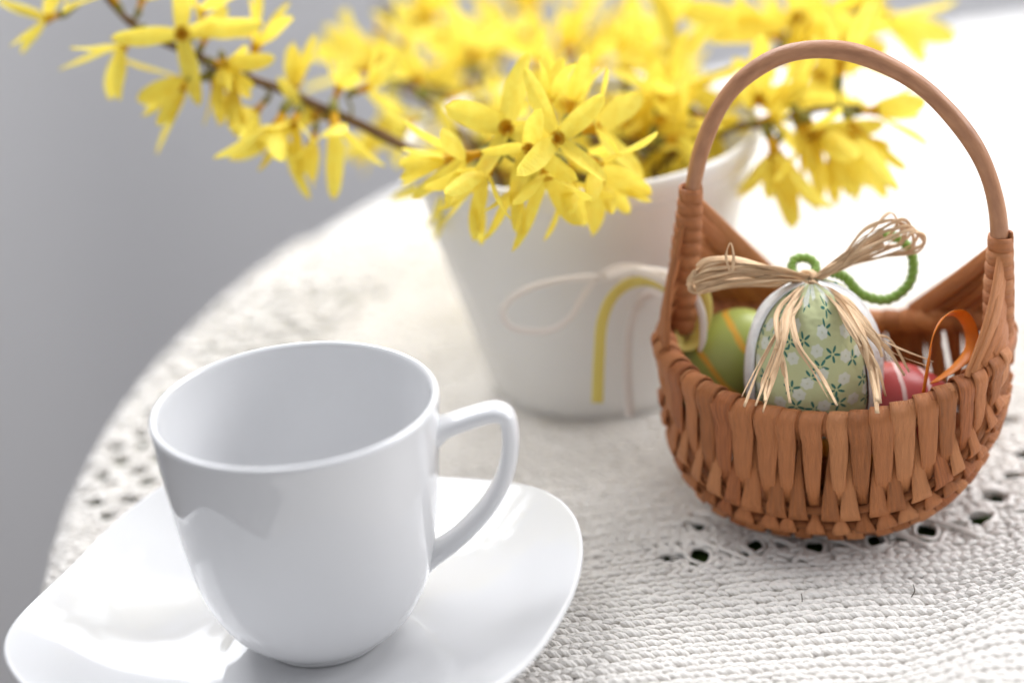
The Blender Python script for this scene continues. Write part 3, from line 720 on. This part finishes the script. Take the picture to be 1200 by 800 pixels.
for pts, r in list(tails):
    for _ in range(1):
        sh = random.uniform(-4, 4); tails.append(([(x+sh*(y-332)/60, y-random.uniform(0, 14)*(y > 400)) for x, y in pts], r*.6))
for pts, r in tails:
    raffia('tail', [(x, y, -.002-.0205*(min(1, max(0, y-328)/75))**.75*(1-.35*max(0, (abs(x-955)-55)/60))-.011*min(1, max(0, (y-446)/24)) if abs(x-950) < 85 else -.014) for x, y in pts], r, 34, .8)
# green twisted cord curl
b = MB(); P = spline(pl3([(972, 318, .006), (990, 325, .008), (1010, 345, .010), (1040, 351, .012), (1065, 333, .012), (1070, 305, .012), (1058, 283, .012), (1035, 276, .012), (1020, 284, .012)]), 150)
tube(b, P, .00115, 10, twist=.55, ridges=2, ramp=.45, cap=True)
P = spline(pl3([(952, 325, .004), (956, 312, .006), (947, 303, .007), (932, 304, .007), (928, 316, .006), (936, 326, .004)]), 60)
tube(b, P, .00105, 10, twist=.55, ridges=2, ramp=.45)
link('green_cord', b.mesh('green_cord', CHEN), fe)

# ribbons
def ribbon(name, pts, wd, m, parent, n=60, nrmv=None):
    b = MB(); P = spline(pl3(pts, 0), n); nv = np.broadcast_to(nrmv if nrmv is not None else -fwd+UP*.6, P.shape)
    strap(b, P, nv, wd, .00035, 3, 0); return link(name, b.mesh(name, m), parent)
orb = empty('orange_ribbon', at3(1110, 445, .668), 'orange ribbon loop on the red egg at the right of the basket', 'ribbon')
def twisted(name, pts, wd, m, parent, n=60, a0=0, a1=1.2, ups=None):
    b = MB(); P = spline(pl3(pts, 0), n); T, N, B = frames(P, False, None); wd = wd*np.minimum(1, .45+3*np.linspace(0, 1, n))
    an = np.linspace(a0, a1, n); nv = N*np.cos(an)[:, None]+B*np.sin(an)[:, None]
    V = []; strap(b, P, nv, wd, .00035, 3, 0); return link(name, b.mesh(name, m), parent)
twisted('ribbon_loop', [(1082, 460, .664), (1088, 425, .664), (1094, 392, .664), (1108, 370, .666), (1126, 368, .672), (1138, 388, .676), (1136, 412, .677), (1118, 432, .675), (1095, 448, .670)], .0046, ORANGE, orb, 80, 1.5, 3.3)
rb = empty('ribbon_bow', at3(800, 395, .715), 'white and yellow ribbon bow hanging over the left rim of the basket', 'ribbon')
twisted('white_loop', [(815, 400, .705), (806, 365, .705), (785, 345, .712), (745, 328, .7172), (680, 326, .7190), (620, 338, .7202), (590, 362, .7208), (600, 384, .7208), (640, 388, .7204), (668, 372, .7198), (684, 345, .7194), (705, 322, .7186), (730, 312, .7178), (765, 318, .7160), (792, 345, .712), (800, 372, .708)], .0024, WHT, rb, 140, .9, 1.6)
twisted('white_band', [(808, 392, .703), (802, 362, .703), (780, 332, .706), (745, 318, .712), (712, 324, .7162)], .0027, WHT, rb, 50, 1.2, 1.0)
twisted('white_band', [(820, 412, .698), (824, 395, .697), (822, 365, .698), (806, 335, .704), (775, 318, .712), (738, 316, .7160)], .0024, WHT, rb, 60, 1.0, 1.3)
twisted('yellow_tail', [(800, 365, .706), (775, 335, .712), (745, 330, .7160), (720, 345, .7167), (706, 375, .7170), (702, 420, .7172), (700, 472, .7174)], .0040, YEL, rb, 60, 1.3, 1.6)
twisted('white_tail', [(790, 350, .709), (768, 342, .718), (748, 356, .7170), (737, 392, .7174), (735, 440, .7178), (738, 488, .7182)], .0030, WHT, rb, 60, 1.3, 1.6)
twisted('yellow_loop', [(786, 325, .708), (805, 322, .708), (822, 342, .704), (826, 370, .702), (816, 398, .702), (800, 405, .702), (798, 380, .704), (806, 352, .706), (796, 335, .71)], .0048, YEL, rb, 70, .6, 1.8)
twisted('yellow_loop', [(778, 330, .711), (795, 340, .709), (808, 365, .706), (808, 395, .704)], .0045, YEL, rb, 40, .6, 1.3)

# ------------------------------------------------------------------ forsythia
def petal_mesh(k):
    nu, nv = 7, 12; V = []; Fc = []; L = .0160*(1+.07*k); W = .0036*(1-.05*k)
    rr = random.Random(k)
    c1 = rr.uniform(-.35, .5); tw = rr.uniform(-.5, .5); bend = rr.uniform(-.25, .25)
    for i in range(nv+1):
        t_ = i/nv; w_ = W*(.36+.64*math.sin(PI*min(1, t_*.86+.12))**.9)*(1 if t_ < .86 else math.sqrt(max(0, 1-((t_-.86)/.14)**2))*.92+.08)
        for j in range(nu+1):
            u = 2*j/nu-1; x = u*w_; z = .0011*abs(u)**1.6*(1-.4*t_)+L*c1*.28*t_*t_-.0004*math.sin(t_*7)*abs(u)
            a = tw*t_; V.append((x*math.cos(a)+bend*L*.3*t_*t_, t_*L, z+x*math.sin(a)))
    for i in range(nv):
        for j in range(nu): a = i*(nu+1)+j; Fc.append((a, a+1, a+nu+2, a+nu+1))
    return me_from('petal', V, Fc, PETAL)
PM = [petal_mesh(k) for k in range(6)]
V, Fc = lathe([(.0003, -.0050), (.0009, -.0046), (.0012, -.0030), (.0011, -.0010), (.0014, .0008), (.0021, .0030), (.0017, .0031), (.0009, .0010), (.0002, .0004)], 12)
FM = me_from('flower', V, Fc, PETALD)
V2, F2 = lathe([(.0001, -.0068), (.0005, -.0066), (.0014, -.0048), (.0015, -.0028), (.0013, -.0020)], 8)
CM = me_from('calyx', V2, F2, CALYX)
nflow = 0
def flower(parent, p, d, size=1.0, spin=None, spread=None):
    global nflow; nflow += 1
    p0 = p
    o = bpy.data.objects.new('flower', FM); COL.objects.link(o)
    d = Vector(d).normalized(); q = d.to_track_quat('Z', 'Y').to_matrix().to_4x4()
    sp_ = random.uniform(0, PI/2) if spin is None else spin
    mw = Matrix.Translation(Vector(p)) @ q @ Matrix.Rotation(sp_, 4, 'Z') @ Matrix.Scale(size, 4)
    o.parent = parent; o.matrix_parent_inverse = Matrix(); o.matrix_basis = world_of(parent).inverted() @ mw
    open_ = random.uniform(.15, 1.15) if spread is None else spread
    for k in range(4):
        c = bpy.data.objects.new('petal', random.choice(PM)); COL.objects.link(c); c.parent = o
        c.matrix_basis = Matrix.Rotation(k*PI/2+random.uniform(-.14, .14), 4, 'Z') @ Matrix.Translation((0, .0012, .0022)) @ Matrix.Rotation(PI/2-open_*1.1+random.uniform(-.2, .2), 4, 'X') @ Matrix.Rotation(random.uniform(-.35, .35), 4, 'Y') @ Matrix.Scale(random.uniform(.85, 1.08), 4)
    c = bpy.data.objects.new('calyx', CM); COL.objects.link(c); c.parent = o
    return o
def cvec(ax, ay, az): return RI*ax-UP*ay-fwd*az     # picture right, picture down, towards the lens
def branch(label, pts, r0, r1, flowers, auto=0, size=1.0, nleaf=0, spreadpx=30, twigs=True):
    P = spline(pl3(pts, 0), 60)
    g = empty('forsythia_branch', P[0], label, 'branch', 'forsythia branches in the pot')
    b = MB(); rad = np.linspace(r0, r1, 60)*(1+.22*np.abs(np.sin(np.arange(60)*.55))**6); tube(b, P, rad, 9)
    st = link('stem', b.mesh('stem', TWIG), g)
    def nearest(p): i = int(np.argmin(np.linalg.norm(P-p, axis=1))); return P[i]
    def ped(p, dd, fl):
        bt = MB(); q = nearest(p); m_ = (p+q)/2-np.array(dd)*.002; tube(bt, spline([q, m_, p-np.array(dd)*.006], 8), .0005, 6)
        link('stalk', bt.mesh('stalk', CALYX), fl)
    for f in flowers:
        x, y, d, ax, ay, az, sz = f[:7]; dd = cvec(ax, ay, az); dd = dd/np.linalg.norm(dd); p = at3(x, y, d)
        ped(p, dd, flower(g, p, dd, sz*size, None, f[7] if len(f) > 7 else None))
    for k in range(auto):
        i = random.randint(6, 59); q = P[i]; a = random.uniform(0, 2*PI)
        dd = cvec(math.cos(a), math.sin(a)*.9-.05, random.uniform(-.4, .9)); dd = dd/np.linalg.norm(dd)
        p = q+dd*random.uniform(.006, .013)*spreadpx/30; ped(p, dd, flower(g, p, dd, size*random.uniform(.85, 1.1)))
    for k in range(nleaf):
        i = random.randint(8, 56); a = random.uniform(0, 2*PI); c = link('leaf', PM[k % 6].copy(), None)
        c.data.materials.clear(); c.data.materials.append(LEAF); c.parent = g
        dd = Vector(cvec(math.cos(a), math.sin(a), .3)); c.matrix_basis = world_of(g).inverted() @ (Matrix.Translation(Vector(P[i])) @ dd.to_track_quat('Y', 'Z').to_matrix().to_4x4() @ Matrix.Scale(.7, 4))
    return g
inpot = (PC[0], PC[1])
branch('long forsythia branch reaching out left of the pot to the picture corner',
       [(640, 290, .79), (560, 215, .765), (490, 180, .75), (430, 150, .745), (380, 128, .745), (330, 105, .745), (285, 90, .745), (245, 72, .745), (190, 48, .745), (155, 28, .745), (128, 0, .745), (112, -30, .745)], .0018, .0010,
       [(62, 20, .745, -1, .35, .2, .95, .7), (150, 48, .74, -.8, .8, .2, 1.15, .7), (212, 38, .735, .2, .2, .8, 1.2, 1.1), (216, 100, .735, -.5, 1, .2, .75, .2), (262, 75, .74, .2, .7, .5, .9), (298, 62, .74, .3, -1, .1, 1.0, .5),
        (272, 100, .738, .1, 1, .1, .8, .25), (328, 140, .735, -.4, 1, .3, 1.15, .75), (392, 140, .735, .1, 1, .4, 1.15, .8), (345, 108, .75, .2, -1, .2, .8), (395, 110, .75, .4, -.9, .2, .9), (425, 105, .75, .7, -.2, .2, .9), (165, 5, .745, .3, -.8, .2, .8),
        (235, 20, .745, .2, -1, .2, .9), (368, 160, .742, -.2, 1, -.1, .8, .4), (250, 100, .745, .3, .8, .2, .7), (305, 125, .745, -.5, .6, .2, .8)], 8, 1.0)
branch('forsythia branch bending forward over the front rim of the pot',
       [(660, 300, .775), (650, 220, .755), (640, 180, .735), (615, 160, .715), (580, 165, .70)], .0018, .0010,
       [(596, 152, .700, -.2, -.1, 1, 1.2, 1.15), (640, 125, .705, .15, -1, .2, .85, .35), (668, 128, .71, .3, -1, .1, .85, .4), (555, 182, .700, -.9, .25, .4, 1.1, .7), (575, 195, .695, -.6, .8, .4, 1.1, .7), (640, 196, .695, .05, 1, .5, 1.15, .75), (692, 188, .70, .7, .7, .4, 1.15, .8),
        (690, 152, .705, 1, -.1, .5, 1.1, .9), (605, 215, .695, -.2, 1, .2, .8, .5), (665, 205, .70, .3, 1, .1, .9, .6), (530, 185, .71, -1, .2, .1, .9, .4), (650, 165, .69, .3, -.2, 1, 1.1, 1.1), (710, 205, .71, .4, 1, .2, .85, .6), (622, 170, .692, -.3, .6, 1, 1.0, 1.0), (560, 210, .705, -.3, 1, .1, .9, .6)], 1, 1.0)
branch('forsythia branch leaning right behind the basket handle',
       [(700, 290, .78), (790, 180, .77), (860, 150, .765), (900, 145, .76), (950, 130, .755), (1010, 125, .752)], .0015, .0008,
       [(1018, 130, .752, 1, -.05, .2, .95, .55), (1000, 148, .75, .5, 1, .2, 1.05, .45), (905, 170, .75, .3, 1, .2, 1.15, .25), (935, 140, .755, .3, .9, .2, .9, .3), (955, 150, .752, .8, .8, .2, 1.1, .5), (975, 165, .752, .1, 1, .1, .8, .3), (885, 120, .76, .2, -.1, .6, 1.0), (925, 112, .76, .4, .2, .6, 1.0)], 4, 1.15)
branch('tall forsythia branch rising right behind the basket handle to the top edge',
       [(700, 290, .80), (800, 160, .80), (880, 90, .80), (940, 45, .81), (985, 20, .82), (1040, 5, .83)], .0017, .0009,
       [(905, 40, .80, -.7, -.2, .5, 1.4), (935, 22, .80, 0, .2, .9, 1.5), (975, 40, .81, .3, .6, .6, 1.3), (1030, 20, .82, .9, .5, .2, 1.3, .5), (1000, 5, .82, .2, -.4, .6, 1.3), (955, 85, .80, .4, .3, .6, 1.0), (900, 85, .79, -.3, .3, .8, 1.1)], 7, 1.1)
branch('upright forsythia sprig with a dark eyed flower left of the handle arch',
       [(720, 290, .79), (760, 190, .785), (785, 110, .785), (795, 60, .79)], .0015, .0008,
       [(792, 66, .785, -.1, -.3, .9, 1.1, 1.1), (800, 100, .78, .6, .5, .6, 1.1, 1.0), (760, 110, .78, -.4, .3, .7, 1.1), (788, 40, .79, 0, -1, .1, 1.0, .4), (745, 150, .775, .2, .4, .8, 1.1, .9), (780, 165, .77, .1, .8, .6, 1.1, .7), (820, 140, .775, .5, .6, .5, 1.1, .8), (735, 180, .77, -.2, .9, .5, 1.0, .6)], 4, 1.05)
for (lab, pts, n) in [('back forsythia branch arching over the pot to the upper left', [(660, 290, .83), (600, 130, .88), (530, 60, .91), (470, 30, .92), (440, 5, .93)], 22),
                      ('far forsythia branch standing straight up at the back of the pot', [(680, 290, .82), (660, 120, .88), (620, 50, .93), (600, 5, .95)], 20),
                      ('far forsythia branch leaning a little right at the back of the pot', [(690, 290, .82), (720, 140, .88), (745, 90, .92), (775, 60, .94)], 20),
                      ('low forsythia branch hanging left at the back of the pot', [(650, 290, .82), (590, 160, .83), (530, 110, .85), (470, 100, .86), (445, 90, .87)], 18),
                      ('short forsythia branch spread across the middle of the pot', [(680, 290, .79), (700, 160, .79), (750, 150, .79), (820, 155, .785), (850, 160, .78)], 20),
                      ('forsythia branch in the middle of the back row, thick with flowers', [(680, 290, .82), (640, 150, .85), (660, 80, .88), (700, 50, .90)], 20),
                      ('forsythia branch low over the left rim of the pot', [(650, 290, .80), (570, 190, .795), (525, 140, .80), (475, 105, .82)], 18),
                      ('short forsythia branch crowded at the centre of the pot', [(700, 290, .79), (690, 180, .775), (720, 165, .765), (770, 175, .76)], 14)]:
    branch(lab, pts, .0018, .0009, [], int(n*.62), 1.2 if 'back' in lab or 'far' in lab else 1.05, 1, 42)
print('flowers', nflow)
b = MB(); tube(b, spline(pl3([(432, 165, .745), (431, 185, .745)]), 6), .0006, 6)
